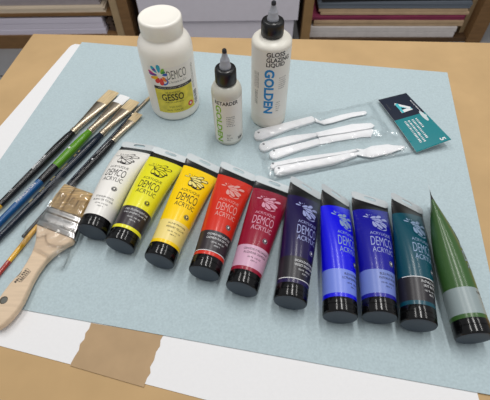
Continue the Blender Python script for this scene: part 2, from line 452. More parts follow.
    for i in range(N):
        j = (i + 1) % N
        fs += [(i, j, N + j, N + i), (2 * N + j, 2 * N + i, 3 * N + i, 3 * N + j), (j, i, 2 * N + i, 2 * N + j), (N + i, N + j, 3 * N + j, 3 * N + i)]
    mb.add(vs, fs, M_tab, False); tb = mb.build('hang_tab', t); tb['label'] = 'frosted clear hanging tab with an oblong hole'
    return t
M_seal = mat('seal_dark', (38, 32, 40), .4)
def bm_(n, c): return mat('tube_' + n, c, .28, .42, coat=.08)
lilac = mat('print_lilac', (150, 158, 204), .4); pinkish = mat('print_pink', (206, 150, 170), .4); pinklt = mat('print_rose', (208, 150, 144), .4)
paleblue = mat('print_paleblue', (134, 156, 186), .4); cream = mat('print_cream', (240, 222, 130), .4); whitep = mat('print_white', (228, 225, 220), .4)
lab_dark = mat('label_dark', (44, 36, 42), .35); 
white = bm_('white', (236, 233, 228)); lemon = bm_('lemon', (230, 224, 40)); yel = bm_('yellow', (250, 208, 10)); red = bm_('red', (206, 44, 26))
crim = bm_('crimson', (142, 18, 48)); viol = bm_('violet', (28, 17, 68)); ultra = bm_('ultramarine', (12, 8, 222)); pht = bm_('phthalo_blue', (20, 18, 146))
teal = bm_('phthalo_green', (6, 70, 86)); olive = bm_('olive', (56, 92, 44))
oc = at(472, 337.5, .018); oe = at(431.2, 201.5, .0235)
OH = math.atan2(oe.y - oc.y, oe.x - oc.x); OX, OY = oe.x - .1655 * math.cos(OH) + .0018, oe.y - .1655 * math.sin(OH)
tubes = [
 (-.1819, .2527, 1.3846, .0304, white, white, M_inkK, whitep, 'TITANIUM WHITE', 'BLANC DE TITANE', 'white paint tube with black lettering and black cap, beside the wide wooden brush', True, None, None, M_inkK, 0),
 (-.1455, .2335, 1.3089, .2298, lemon, lab_dark, M_inkK, lemon, 'CAD. YELLOW LIGHT HUE', 'CAD. JAUNE CLAIR IM.', 'lemon yellow paint tube with a dark brown name band', True, None, None, None, 0),
 (-.0978, .2133, 1.2985, .2938, yel, mat('label_cream', (236, 214, 128), .35), M_inkK, cream, 'JAUNE PRIMAIRE', 'PRIMARY YELLOW', 'warm golden yellow paint tube with a pale cream name band', True, None, None, M_inkK, 0.1),
 (-.0464, .1971, 1.3297, .2753, red, lab_dark, pinklt, pinklt, 'CADMIUM RED LIGHT HUE', 'CADMIUM ROUGE CLAIR', 'bright red paint tube with a dark name band', False, None, (.0212,), None, 0.1),
 (-.0052, .1781, 1.2910, .1440, crim, mat('label_pink', (204, 160, 184), .35), pinkish, pinkish, 'CRAMOISI D\'ALIZARINE', 'ALIZARINE CRIMSON', 'deep crimson paint tube with a pale pink name band', False, None, None, M_inkK, 0.1),
 (.0456, .1624, 1.3585, .4600, viol, mat('label_black', (30, 27, 34), .35), lilac, lilac, 'DIOXAZINE PURPLE', 'VIOLET DIOXAZINE', 'very dark violet paint tube with a black name band', False, None, (.0212,), None, 0.12, 0.005),
 (.0957, .1460, 1.4500, .5600, ultra, mat('label_periwinkle', (112, 132, 220), .35), paleblue, paleblue, 'BLEU OUTREMER', 'ULTRAMARINE BLUE', 'vivid ultramarine blue paint tube with a light blue name band', False, None, None, M_inkK, 0.12, 0.0088),
 (.1360, .1452, 1.4230, .2300, pht, mat('label_bluegrey', (110, 128, 196), .35), lilac, lilac, 'BLEU PHTALO', 'PHTHALO BLUE', 'darker royal blue paint tube between the vivid ultramarine and teal tubes', False, None, None, M_inkK, 0.08, 0.007),
 (.1737, .1365, 1.3850, .4300, teal, mat('label_black', (30, 27, 34), .35), paleblue, paleblue, 'PHTHALO GREEN', 'VERT PHTALO', 'dark teal paint tube with a black name band', False, None, (.0470,), None, 0.06, 0.0088),
 (OX, OY, OH, 1.0900, olive, mat('label_greygreen', (142, 156, 158), .35), paleblue, mat('print_sage', (120, 150, 110), .4), 'CHROME OXIDE GREEN', 'VERT OXYDE', 'olive green paint tube lying on its side with a grey name band', False, None, None, M_inkK, 0),
]
for a_ in tubes:
    TL = .164 if a_[4] is olive else .155
    make_tube(*a_)

# ---------------------------------------------------------------- jar and bottles
def facing(c, deg):
    """direction angle from c towards the viewer side, turned by deg"""
    return math.atan2(-c[1], -c[0]) + R(deg)
def cyl_map(rad, az, prof=None):
    def fm(u, z, lift):
        r_ = rad + lift; a_ = az + u / rad
        return Vector((r_ * math.cos(a_), r_ * math.sin(a_), z))
    return fm
def bars(mb, fm, x0, x1, y0, y1, mt, n=8, vertical=False, lift=.00014, seed=1):
    rnd = random.Random(seed)
    if vertical: ys = [(y0 + (y1 - y0) * (i + .15) / n, y0 + (y1 - y0) * (i + .15 + .3 + .4 * rnd.random()) / n) for i in range(n)]; [rect(mb, x0, x1, a_, b_, fm, mt, lift=lift) for a_, b_ in ys]
    else:
        for i in range(n):
            a_ = x0 + (x1 - x0) * (i + .15) / n; rect(mb, a_, a_ + (x1 - x0) / n * (.3 + .4 * rnd.random()), y0, y1, fm, mt, lift=lift)
# gesso jar
jc = Vector((-.1078, .5020, .0002)); JR = .0376
t = thing('gesso_jar', 'white plastic gesso jar with screw lid and yellow label', 'jar', jc)
mb = MB()
pr = [(.030, .0010), (.0335, 0), (.0362, .0012), (.0374, .0045), (JR, .009), (JR, .030), (JR, .060), (JR, .090), (JR, .103), (.0372, .108), (.0360, .1130), (.0338, .1175), (.0310, .1208), (.0285, .1228), (.0272, .1245), (.0268, .128), (.0268, .134)]
lathe(mb, [(r_, z, M_jar) for r_, z in pr], 72); sharp(mb.build('body', t), 50)
mb = MB(); n = 144
pr = [(.0270, .1275), (.0279, .1270), (.0283, .1280), (.0283, .1445), (.0280, .1462), (.0270, .1474), (.0252, .1480), (.0245, .1477), (.012, .1477)]
lathe(mb, [(r_, z, M_jar) for r_, z in pr], n, knurl=lambda i, k: (1.008 if i % 2 else 1.0) if 2 <= k <= 3 else 1)
o = mb.build('lid', t); sharp(o, 45)
mb = MB(); az = facing(jc, 3); fm = cyl_map(JR, az)
A = JR * R(46)
rect(mb, -A - .004, A + .012, .014, .0945, fm, M_jarlabel, lift=.00012)
rect(mb, -A + .001, A - .001, .0165, .0590, fm, M_yellowlab, lift=.0002)
rect(mb, -A + .001, A - .001, .0592, .0640, fm, mat('label_charcoal', (52, 48, 46), .4), lift=.0002)
text(mb, 'GOUACHE  ACRYLIQUE - ACRYLIC GESSO', fm, 0, .0616, M_inkW, h=.0016, w=.046, lift=.0003)
text(mb, 'DEMCO', fm, .0070, .0822, M_inkK, h=.0140, w=.0285, off=-.008, lift=.0002)
text(mb, 'L\'Artiste et Co', fm, .0070, .0708, M_inkgrey, h=.0034, w=.026, lift=.0002)
text(mb, 'OIL & ACRYLIC', fm, -.003, .0535, M_inkK, h=.0028, w=.022, lift=.0003)
text(mb, 'GESSO', fm, -.004, .0450, M_inkK, h=.0115, w=.032, off=.018, lift=.0003)
text(mb, 'HUILE ET ACRYLIQUE', fm, -.003, .0358, M_inkK, h=.0026, w=.026, lift=.0003)
text(mb, 'WHITE / BLANC', fm, -.003, .0275, M_inkK, h=.0022, w=.018, lift=.0003)
text(mb, '500 ML  16.9 FL OZ', fm, -.004, .0215, M_inkK, h=.0022, w=.024, lift=.0003)
shape(mb, disc(.0215, .0255, .0046), fm, mat('seal_red', (214, 62, 52), .4), lift=.0003)
shape(mb, disc(.0215, .0255, .0020), fm, M_inkW, lift=.0004)
bars(mb, fm, A + .0005, A + .008, .0175, .042, M_inkK, 14, True, .0002, 3)
bars(mb, fm, A + .001, A + .0022, .046, .088, M_inkgrey, 22, True, .0002, 5)
bars(mb, fm, A + .0035, A + .0047, .046, .088, M_inkgrey, 22, True, .0002, 6)
pc = [(225, 60, 50), (240, 130, 30), (245, 195, 40), (130, 190, 50), (40, 150, 80), (40, 170, 200), (40, 90, 190), (110, 60, 160), (200, 50, 130)]
cx, cy = -.0165, .0795
specs = [(-.0105, .0100, .005, .0028, 20, 7), (-.0085, .0040, .0085, .003, 160, 8), (-.004, .0065, .0105, .0042, 128, 5), (-.0005, .007, .0110, .0044, 92, 5), (.0015, .006, .0080, .0034, 58, 3), (-.004, .0030, .0115, .0040, 178, 7), (-.003, .0005, .0090, .0042, 205, 2), (-.002, -.0015, .0090, .0050, 238, 0), (.001, -.001, .0110, .0052, 268, 0), (.003, .001, .0080, .0040, 300, 1), (.003, .0035, .0065, .0034, 10, 6), (.002, .0055, .0062, .0028, 34, 4), (-.010, -.001, .0048, .003, 215, 1)]
for (dx, dy, l, w, a_, ci) in specs:
    shape(mb, petal(cx + dx, cy + dy, l * 1.15, w * 1.45, R(a_)), fm, mat('petal_%d' % ci, pc[ci], .4), lift=.0002 + .00001 * ci)
ribbon(mb, [(cx + .0035 + .0058 * math.cos(R(-95 + 12 * i)), cy - .0070 + .0050 * math.sin(R(-95 + 12 * i))) for i in range(14)], lambda k: .0028 * (1 - .6 * k), fm, mat('petal_6', pc[6], .4), lift=.0003)
mb.build('label', t)

def dropper(c, RR, zb, zs, capz0, capz1, capr, tip, label, bodym, az):
    t = thing('dropper_bottle', label, 'bottle', c)
    mb = MB()
    pr = [(RR * .8, .0008), (RR * .9, 0), (RR * .97, .0010), (RR, .0035), (RR, .02), (RR, zb * .6), (RR, zb)]
    for i in range(1, 9):
        a_ = R(90 * i / 8); pr.append((RR - (RR - capr * .80) * (1 - math.cos(a_)) , zb + (zs - zb) * math.sin(a_)))
    pr += [(capr * .76, zs), (capr * .76, capz0 + .004)]
    lathe(mb, [(r_, z, bodym) for r_, z in pr], 64); sharp(mb.build('body', t), 55)
    mb = MB(); n = 96
    pr = [(capr * .8, capz0), (capr * .98, capz0), (capr, capz0 + .0008), (capr * .995, capz1 - .0035), (capr * .94, capz1 - .0010), (capr * .84, capz1), (capr * .55, capz1), (capr * .5, capz1 - .001)]
    lathe(mb, [(r_, z, M_black2) for r_, z in pr], n, knurl=lambda i, k: (1.015 if i % 2 else 1.0) if 2 <= k <= 3 else 1)
    cp = mb.build('cap', t); sharp(cp, 45)
    mb = MB(); hN = tip - capz1
    pr = [(.0072, capz1 - .001), (.0074, capz1 + hN * .10), (.0066, capz1 + hN * .14), (.0058, capz1 + hN * .42), (.0054, capz1 + hN * .46), (.0044, capz1 + hN * .50), (.0028, capz1 + hN * .80)]
    lathe(mb, [(r_, z, M_nozzle) for r_, z in pr], 36, capt=False)
    pr = [(.0028, capz1 + hN * .80), (.0030, capz1 + hN * .86), (.0026, tip - .0008), (.0016, tip)]
    lathe(mb, [(r_, z, mat('nozzle_tip', (30, 32, 38), .3)) for r_, z in pr], 24, capb=False)
    nz = mb.build('nozzle', cp); nz['label'] = 'grey twist nozzle with a dark tip'; sharp(nz, 50)
    return t
M_black2 = mat('cap_black_satin', (20, 20, 22), .3, .5)
# retarder
c = Vector((-.0225, .4307, .0002)); RR = .0203
t = dropper(c, RR, .083, .0965, .0975, .1185, .0136, .1437, 'smaller milky dropper bottle with green lettering and black cap', M_bottle2, 0)
mb = MB(); fm = cyl_map(RR, facing(c, 0))
rect(mb, -RR * R(62), RR * R(75), .0055, .0805, fm, M_blabel, lift=.00012)
# (surface is a straight wall up to z = .083)
text(mb, 'RETARDER', fm, -.0015, .0765, M_inkK, h=.0058, w=.0325, off=.02, lift=.0002)
text(mb, 'GOLDEN', fm, -.0132, .0395, M_inkgreen, h=.0082, w=.064, rot=R(-90), off=.03, lift=.0002, L=.003)
for i, w_ in enumerate((.012, .013, .0115, .012, .010, .012)):
    bars(mb, fm, -.0025, -.0025 + w_, .0530 - i * .0032, .0543 - i * .0032, M_inkgrey, 7, False, .0002, 10 + i)
for i, w_ in enumerate((.006, .005, .008, .006)):
    bars(mb, fm, -.0030, -.0030 + w_, .0205 - i * .0032, .0218 - i * .0032, M_inkgrey, 4, False, .0002, 20 + i)
bars(mb, fm, .0135, .0225, .0080, .0135, M_inkK, 14, False, .0002, 9)
mb.build('label', t)
# gloss glazing liquid
c = Vector((.0372, .4711, .0002)); RR = .0262
t = dropper(c, RR, .1290, .1375, .1385, .1575, .0142, .1800, 'taller white dropper bottle with blue lettering and black cap', M_bottle, 0)
mb = MB(); fm = cyl_map(RR, facing(c, 0))
rect(mb, -RR * R(72), RR * R(84), .0200, .1275, fm, M_blabel, lift=.00012)
x0 = -.0055
text(mb, 'GLOSS', fm, x0, .1245, M_inkK, h=.0060, w=.0245, ali='L', off=.025, lift=.0002)
text(mb, 'GLAZING', fm, x0, .1170, M_inkK, h=.0060, w=.0320, ali='L', off=.025, lift=.0002)
text(mb, 'LIQUID', fm, x0, .1095, M_inkK, h=.0066, w=.0250, ali='L', off=.025, lift=.0002)
text(mb, 'GOLDEN', fm, -.0008, .0665, M_inkblue, h=.0120, w=.0720, rot=R(-90), off=.04, lift=.0002, L=.003)
for i, w_ in enumerate((.012, .011, .013, .012, .011, .010)):
    bars(mb, fm, .0125, .0125 + w_, .0880 - i * .0034, .0892 - i * .0034, M_inkgrey, 7, False, .0002, 30 + i)
for i, w_ in enumerate((.007, .006, .008, .006, .005)):
    bars(mb, fm, .0100, .0100 + w_, .0480 - i * .0038, .0492 - i * .0038, M_inkgrey, 4, False, .0002, 40 + i)
bars(mb, fm, -.0225, -.0175, .0420, .0660, M_inkK, 14, True, .0002, 8)
for k in range(4): bars(mb, fm, -.0235 + k * .0022, -.0225 + k * .0022, .0700, .0960, M_inkgrey, 14, True, .0002, 50 + k)
mb.build('label', t)

# ---------------------------------------------------------------- slim brushes
def fr(p_end, p_tip, p, z=.005):
    a_ = at(*p_end, z); d = at(*p_tip, z) - a_
    return (at(*p, z) - a_).dot(d) / d.dot(d)
def brush(name, p_end, p_tip, z, stations, label, extra=None, grp=None, tilt=0):
    """stations: list of (fraction along, half width, half height, material, part)"""
    a_ = at(*p_end, z); b_ = at(*p_tip, z); d = b_ - a_; L = d.length
    t = thing('artist_brush', label, 'paintbrush', (a_.x, a_.y, z), math.atan2(d.y, d.x), grp)
    parts = {}; n = 44
    def fmap(u, v, lift):   # v along, u across the top of the handle
        s = v / L; hw = hh = None
        for (s0, w0, h0, m0, q0), (s1, w1, h1, m1, q1) in zip(stations[:-1], stations[1:]):
            if s0 <= s <= s1: k = (s - s0) / max(1e-9, s1 - s0); hw = w0 + (w1 - w0) * k; hh = h0 + (h1 - h0) * k; break
        a2 = u / hw
        return Vector((v, -(hw + lift) * math.sin(a2), (hh + lift) * math.cos(a2)))
    for (s0, w0, h0, m0, q0), (s1, w1, h1, m1, q1) in zip(stations[:-1], stations[1:]):
        if s1 - s0 < 1e-9: continue
        mb = parts.setdefault(q1, MB()); vs = []; K = 3 if 'br' in q1 else 1
        for s, w, h in [(s0 + (s1 - s0) * i / K, w0 + (w1 - w0) * i / K, h0 + (h1 - h0) * i / K) for i in range(K + 1)]:
            vs += [Vector((s * L, w * math.sin(2 * math.pi * j / n), h * math.cos(2 * math.pi * j / n))) for j in range(n)]
        mb.add(vs, [(i * n + j, (i + 1) * n + j, (i + 1) * n + (j + 1) % n, i * n + (j + 1) % n)[::-1] for i in range(K) for j in range(n)], m1)
        if s0 == 0: mb.add(vs[:n], [tuple(range(n))], m1, False)
        if s1 == 1: mb.add(vs[-n:], [tuple(reversed(range(n)))], m1, False)
    if extra: extra(parts, fmap, L)
    for q, mb in parts.items():
        o = mb.build(q, t); sharp(o, 40)
    return t
G = 'slim artist brushes laid side by side'
def handle_st(segs, f0, r0, rb, rn, fm_, ft, fwid, fthk, brm, tipw, tipt, s_belly=.78):
    """handle colour segments [(upto, mat)], ferrule from f0 to ft, bristles to 1"""
    st = []; prof = [(0, r0 * .6), (.004, r0), (f0 * .5, r0 + (rb - r0) * .55), (f0 * s_belly, rb), (f0 * .93, rb * .92), (f0, rn)]
    def rad(s):
        for (a_, ra), (b_, rb_) in zip(prof[:-1], prof[1:]):
            if a_ <= s <= b_: return ra + (rb_ - ra) * (s - a_) / (b_ - a_)
    ss = sorted(set([p[0] for p in prof] + [u for u, m in segs] + [f0 * k / 24 for k in range(1, 24)]))
    for s in ss:
        if s > f0: continue
        mt = next(m for u, m in segs if s <= u + 1e-9); st.append((s, rad(s), rad(s), mt, 'handle'))
    e = .004
    for k in range(2):
        s = f0 + .004 + k * .014
        st += [(s, rn * 1.02, rn * 1.02, fm_, 'ferrule'), (s + e * .5, rn * 1.18, rn * 1.18, fm_, 'ferrule'), (s + e, rn * 1.18, rn * 1.18, fm_, 'ferrule'), (s + e * 1.5, rn * 1.02, rn * 1.02, fm_, 'ferrule')]
    s0 = f0 + .04; 
    for k in range(6):
        q = k / 5; st.append((s0 + (ft - s0) * q, rn + (fwid - rn) * q ** 1.15, rn + (fthk - rn) * q, fm_, 'ferrule'))
    st += [(ft + .001, fwid * .97, fthk * .9, brm, 'bristles'), (ft + (1 - ft) * .5, (fwid + tipw) / 2, (fthk * .9 + tipt) / 2, brm, 'bristles'), (1, tipw, tipt, brm, 'bristles')]
    return st
zc = .0062
def ex1(parts, fm, L):
    text(parts['handle'], 'SIMMONS', fm, .001, L * .36, M_inkW, h=.0036, w=.020, off=.02, lift=.0001)
    text(parts['handle'], 'bristle', fm, .001, L * .27, M_inkgrey, h=.0026, w=.014, lift=.0001)
    text(parts['handle'], '16', fm, .001, L * .16, M_inkW, h=.0026, w=.005, lift=.0001)
def mapT(fm):   # text runs from the handle end towards the head
    return lambda u, v, l: fm(-v, u, l)
def wrap(ex):
    return ex
def ex1(parts, fm, L):
    f2 = lambda u, v, l: fm(-v, u, l)
    hb = parts['handle']
    text(hb, 'BRISTLE', f2, L * .33, .0008, M_inkW, h=.0040, w=.026, off=.02, lift=.0002)
    text(hb, 'FLAT', f2, L * .225, .0008, M_inkgrey, h=.0026, w=.013, lift=.0002)
    text(hb, '16', f2, L * .12, .0008, M_inkW, h=.0026, w=.005, lift=.0002)
e, q = (-5, 210), (113.8, 91.4)
brush('artist_brush', e, q, .0066, handle_st([(fr(e, q, (1.5, 206)), M_lacq_yellow), (.75, M_lacq_black)], fr(e, q, (72.5, 132.5)),   .0040, .0062, .0047, M_nickel, fr(e, q, (102, 104)), .0108, .0034, M_hog, .0104, .0010), 'black handled flat brush with tan bristles at the outer end of the fan', ex1, G)
def ex2(parts, fm, L):
    f2 = lambda u, v, l: fm(-v, u, l)
    text(parts['handle'], 'PRINCETON', f2, L * .215, .0002, M_inkW, h=.0036, w=.034, off=.02, lift=.0002)
    text(parts['handle'], '6300', f2, L * .37, -.0004, M_inkgrey, h=.0030, w=.012, lift=.0002)
    shape(parts['handle'], disc(L * .527, .0004, .0018), f2, M_inkW, lift=.0002)
e, q = (-7.6, 229.9), (125, 96)
brush('artist_brush', e, q, .0066, handle_st([(fr(e, q, (41.4, 182)), M_lacq_blue), (fr(e, q, (55.5, 166.5)), M_lacq_black), (.75, M_lacq_green)], fr(e, q, (88.5, 131.5)), .0043, .0062, .0047, M_nickel, fr(e, q, (115.5, 103.5)), .0096, .0032, M_synth, .0094, .0008), 'brush with green, black and blue handle and clean white bristles', ex2, G)
def ex3(parts, fm, L):
    f2 = lambda u, v, l: fm(-v, u, l)
    for (s, w_) in ((.235, .007), (.305, .010), (.375, .008), (.455, .013), (.53, .005), (.56, .004)):
        bars(parts['handle'], f2, L * s - w_ / 2, L * s + w_ / 2, .0005, .0027, M_inkgold, max(3, int(w_ * 500)), False, .0002, int(s * 100))
e, q = (-8, 244.5), (134.6, 100.8)
brush('artist_brush', e, q, .0062, handle_st([(.75, M_lacq_navy)], fr(e, q, (99.7, 134)), .0036, .0062, .0044, M_nickel, fr(e, q, (125, 110.5)), .0098, .0032, M_hog, .0096, .0010), 'dark navy handled flat brush with gold lettering and tan bristles', ex3, G)
def ex4(parts, fm, L):
    f2 = lambda u, v, l: fm(-v, u, l)
    bars(parts['handle'], f2, L * .60, L * .735, .0006, .0022, M_inkW, 16, False, .0002, 4)
    shape(parts['handle'], disc(L * .555, .0004, .0013), f2, M_inkW, lift=.0002)
    bars(parts['handle'], f2, L * .435, L * .49, .0000, .0016, M_inkgrey, 6, False, .0002, 5)
e, q = (22.5, 237.5), (138.6, 113.6)
brush('artist_brush', e, q, .0052, handle_st([(.85, M_lacq_black)], fr(e, q, (113.5, 141.5)), .0022, .0052, .0038, M_nickel, fr(e, q, (132, 121.8)), .0070, .0028, M_hog, .0072, .0009), 'shorter black handled flat brush whose handle passes beside the wide brush', ex4, G)
brush('artist_brush', (67, 184), (150.5, 96.0), .0026, handle_st([(.85, M_lacq_navy)], .74, .0013, .0026, .0021, M_nickel, .93, .0028, .0018, M_hog, .0020, .0005), 'thinnest navy brush whose small tip points at the gesso jar', None, G)
brush('artist_brush', (-6, 280), (52, 208), .0032, handle_st([(fr((-6, 280), (52, 208), (8.5, 261)), M_lacq_red), (.90, M_lacq_yellow)], .86, .0026, .0032, .0026, mat('brass_ferrule', (190, 150, 80), .25, metal=1), .96, .0020, .0016, M_hogdark, .0018, .0006, s_belly=.6), 'thin brush with a yellow handle and red end', None, G)

# ---------------------------------------------------------------- wide wooden brush
zb = .0085
t0 = at(83, 213, zb)
t = thing('wide_brush', 'wide flat brush with pale raw wood handle and tin ferrule in a clear sleeve', 'paintbrush', (t0.x, t0.y, zb))
def loc(pts, z=zb): return [((at(u, v, z) - t.location).x, (at(u, v, z) - t.location).y) for u, v in pts]
mb = MB()
hp = [(37.5, 225.5), (37.0, 232), (36.5, 240), (35.0, 247), (32.0, 255), (27, 264), (20.5, 274), (11, 284), (3.5, 294), (-2, 303), (-5.5, 312), (-7, 320), (-6, 327), (-1, 329), (5, 325), (11.5, 319), (18, 311), (23.5, 302.5), (27.5, 294), (32, 284), (37.5, 274), (45, 263.5), (52, 256.5), (60, 250.5), (68, 245.5), (72.5, 243.5), (74.5, 239.5)]
slab(mb, loc(hp), -.0038, .0038, M_wood, bev=.0022, side=M_wood)
hd = at(5.4, 301.5, zb) - t.location
fmT = lambda u, v, l: Vector((u, v, .0038 + l))
shape(mb, [(hd.x + .0044 * math.cos(R(20 * i)), hd.y + .0044 * math.sin(R(20 * i))) for i in range(18)], fmT, mat('hole_dark', (78, 72, 62), .8), lift=.0001)
shape(mb, [(hd.x + .0008 + .0034 * math.cos(R(20 * i)), hd.y - .0004 + .0034 * math.sin(R(20 * i))) for i in range(18)], fmT, mat('hole_grey', (104, 104, 98), .8), lift=.0002)
# burnt-in stamp on the handle
sa = at(16.5, 284.5, zb) - t.location; sb = at(28.5, 271.5, zb) - t.location
ds = (sb - sa); Ls = ds.length; ds.normalize(); ns = Vector((-ds.y, ds.x, 0))
def st(u, v, l): p = sa + ds * u + ns * v; return Vector((p.x, p.y, .0038 + l))
for (v0, v1, sd, x0, x1) in ((-.0042, -.0016, 1, .003, Ls), (-.0008, .0018, 2, 0, Ls), (.0028, .0042, 3, .006, Ls * .8)):
    bars(mb, st, x0, x1, v0, v1, M_inkK, 7, False, .00015, sd)
ribbon(mb, [(.004, -.0052), (Ls * 1.02, -.0052), (Ls * 1.08, .0008), (Ls * .98, .0028)], .0005, st, M_inkK, .00015)
mb.build('handle', t)
# ferrule: rounded tin sleeve with pressed beads
c1 = at(37.2, 225.0, zb); c2 = at(75.5, 240.5, zb); e1 = at(48.5, 207.5, zb); e2 = at(83.5, 219.5, zb)
def quadmap(p00, p10, p01, p11):
    return lambda s, k: (p00 * (1 - s) + p10 * s) * (1 - k) + (p01 * (1 - s) + p11 * s) * k
qm = quadmap(c1, c2, e1, e2)
def sleeve(mb, ks, mt, n=44):
    rows = []
    for k, hh, ww in ks:
        row = []
        for j in range(n):
            a_ = 2 * math.pi * j / n; cx_ = math.copysign(abs(math.cos(a_)) ** .28, math.cos(a_)); sz = math.copysign(abs(math.sin(a_)) ** .55, math.sin(a_))
            p = qm(.5 + .5 * cx_ * ww, k) - t.location; row.append(Vector((p.x, p.y, hh * sz)))
        rows.append(row)
    for i in range(len(rows) - 1):
        mb.add(rows[i] + rows[i + 1], [(j, (j + 1) % n, n + (j + 1) % n, n + j) for j in range(n)], mt)
    return rows
mb = MB(); ks = [(-.02, .0049, 1.0)]
for k, hh in ((0, .0052), (.12, .0054), (.16, .0060), (.20, .0060), (.24, .0054), (.56, .0054), (.60, .0061), (.66, .0061), (.70, .0054), (.82, .0054), (.86, .0060), (.95, .0060), (1.0, .0054)): ks.append((k, hh, 1.0))
rows = sleeve(mb, ks, M_steel)
fs2 = lambda u, v, l: (lambda p: Vector((p.x, p.y, .0054 + l)))(qm(u, v) - t.location)
def ftext(s, cu, cv, hu, hv, sx):
    vs, fs = glyphs(s); x0 = min(p[0] for p in vs); x1 = max(p[0] for p in vs); y0 = min(p[1] for p in vs); y1 = max(p[1] for p in vs)
    mb.add([fs2(cu + ((p[0] - x0) / (x1 - x0) - .5) * hu, cv + ((p[1] - y0) / (y1 - y0) - .5) * hv, .0002) for p in vs], fs, M_inkW)
ftext('2"', .52, .50, .10, .16, 1); ftext('51 mm', .48, .31, .34, .15, 1)
mb.add(rows[0], [tuple(reversed(range(44)))], M_steel, False)
o = mb.build('ferrule', t); weld(o)
mb = MB()
f1 = at(64.5, 184.0, zb); f2_ = at(97.0, 195.5, zb); qm = quadmap(e1 + (e2 - e1) * .02, e2 - (e2 - e1) * .02, f1, f2_)
rows = sleeve(mb, [(-.02, .0050, .98), (.3, .0050, 1.0), (.7, .0040, 1.0), (.93, .0024, 1.0), (1.0, .0010, .98)], M_hogdark)
mb.add(rows[-1], [tuple(range(44))], M_hogdark, False)
# loose hairs as thin raised strands over the top
for i in range(240):
    s = random.random() * .94 + .03; ds_ = (random.random() - .5) * .05; k1 = .88 + random.random() * .15
    pa = qm(s, .02) - t.location; pb = qm(s + ds_, k1) - t.location; pm = (pa + pb) / 2
    w_ = Vector((.00016, .00006, 0)); mt = (M_hogdark, mat('hair_dark', (104, 80, 46), .8), mat('hair_pale', (196, 166, 116), .8))[i % 3]
    z0, z1, z2 = .0053, .0050, .0014
    mb.add([Vector((pa.x, pa.y, z0)) - w_, Vector((pa.x, pa.y, z0)) + w_, Vector((pm.x, pm.y, z1)) + w_, Vector((pm.x, pm.y, z1)) - w_, Vector((pb.x, pb.y, z2)) + w_ * .4, Vector((pb.x, pb.y, z2)) - w_ * .4], [(0, 1, 2, 3), (3, 2, 4, 5)], mt)
mb.build('bristles', t)

# ---------------------------------------------------------------- draped plastic film
def drape(name, quad, zq, height, mt, label, cat, nx=60, ny=40, parent=None, wr=.0012, floor=.0006):
    P = [at(u, v, zq) for u, v in quad]    # left-top, right-top, right-bottom, left-bottom
    c = sum(P, Vector()) / 4; c.z = 0; vs = []; fs = []
    for j in range(ny + 1):
        for i in range(nx + 1):
            s, k = i / nx, j / ny
            p = (P[0] * (1 - s) + P[1] * s) * (1 - k) + (P[3] * (1 - s) + P[2] * s) * k
            e = min(s, 1 - s, k, 1 - k); ed = min(1, e / .06)
            nz = noise.noise(Vector((p.x * 45, p.y * 45, 3))) + .5 * noise.noise(Vector((p.x * 120, p.y * 120, 7)))
            nz2 = abs(noise.noise(Vector((p.x * 30 + p.y * 60, p.y * 20, 11))))
            jx = .0012 * noise.noise(Vector((p.x * 60, p.y * 60, 21))) * (1 - ed)
            z = floor + height(p) * 1.0 + ed * (wr * (nz + .75) + wr * 1.6 * (1 - nz2) * .5)
            vs.append(Vector((p.x + jx - c.x, p.y + jx - c.y, max(floor, z))))
    for j in range(ny):
        for i in range(nx):
            a_ = j * (nx + 1) + i; fs.append((a_, a_ + nx + 1, a_ + nx + 2, a_ + 1))
    mb = MB(); mb.add(vs, fs, mt); o = mb.build(name, parent, loc=c if parent is None else c - parent.location)
    if label: tag(o, label, cat)
    return o, c
def segd(p, a_, b_):
    d = b_ - a_; k = max(0, min(1, (p - a_).dot(d) / d.dot(d))); return (p - (a_ + d * k)).length
def bump_h(segs):
    def h(p):
        p = Vector((p.x, p.y, 0)); z = 0
        for a_, b_, w, hh in segs:
            d = segd(p, a_, b_); x = max(0, (d - w) / .016); z = max(z, hh * math.exp(-x * x * 1.5))
        return z
    return h
flat = lambda u, v: (lambda q: Vector((q.x, q.y, 0)))(at(u, v))

# ---------------------------------------------------------------- palette knives, their bag and card
def knife(hpoly, bpoly, z0, label, hole, bz=None, th=.0040):
    c = at(*hole, z0); t = thing('palette_knife', label, 'palette knife', (c.x, c.y, z0), 0, 'white plastic palette knives in a clear bag')
    def lp(poly, z): return [((at(u, v, z) - c).x, (at(u, v, z) - c).y) for u, v in poly]
    mb = MB(); slab(mb, lp(hpoly, z0 + th), 0, th, M_knife, bev=.0012)
    hd = (0, 0); shape(mb, disc(0, 0, .0017), lambda u, v, l: Vector((u, v, th + l)), mat('knife_hole', (120, 122, 126), .6), lift=.0001)
    mb.build('handle', t)
    bz = bz if bz is not None else z0 + .0010
    mb = MB(); slab(mb, lp(bpoly, bz + .001), bz - z0, bz - z0 + .0014, M_knife, bev=.0005); mb.build('blade', t)
    return t
knife([(254, 134.5), (255, 131), (259, 128.8), (286, 122), (311.5, 115.6), (314, 117), (315.5, 120.5), (312, 122), (290, 128.5), (262, 139.2), (257, 139), (254.5, 137)],
      [(314.6, 117.6), (320, 121), (339.8, 115), (352, 112.5), (365, 110.8), (367, 112.5), (365.7, 114.3), (352, 117), (332.8, 122.7), (324, 124.4), (315.8, 121.6)], .0010, 'white palette knife with narrow tapering blade, nearest the tall bottle', (258.5, 134.5))
knife([(259, 146), (260, 143), (263, 141.3), (290, 135.2), (316.5, 132.2), (317, 135.5), (294, 142), (272, 147.5), (268.5, 149.5), (264, 150.6), (260.5, 149)],
      [(315.5, 132.4), (320.5, 131.4), (341.5, 126.5), (352, 124), (371, 123), (374.8, 125.6), (372, 128), (345, 132.6), (318, 136.5)], .0010, 'white palette knife with rounded blade tip, second from the tall bottle', (263.5, 146), bz=.0032)
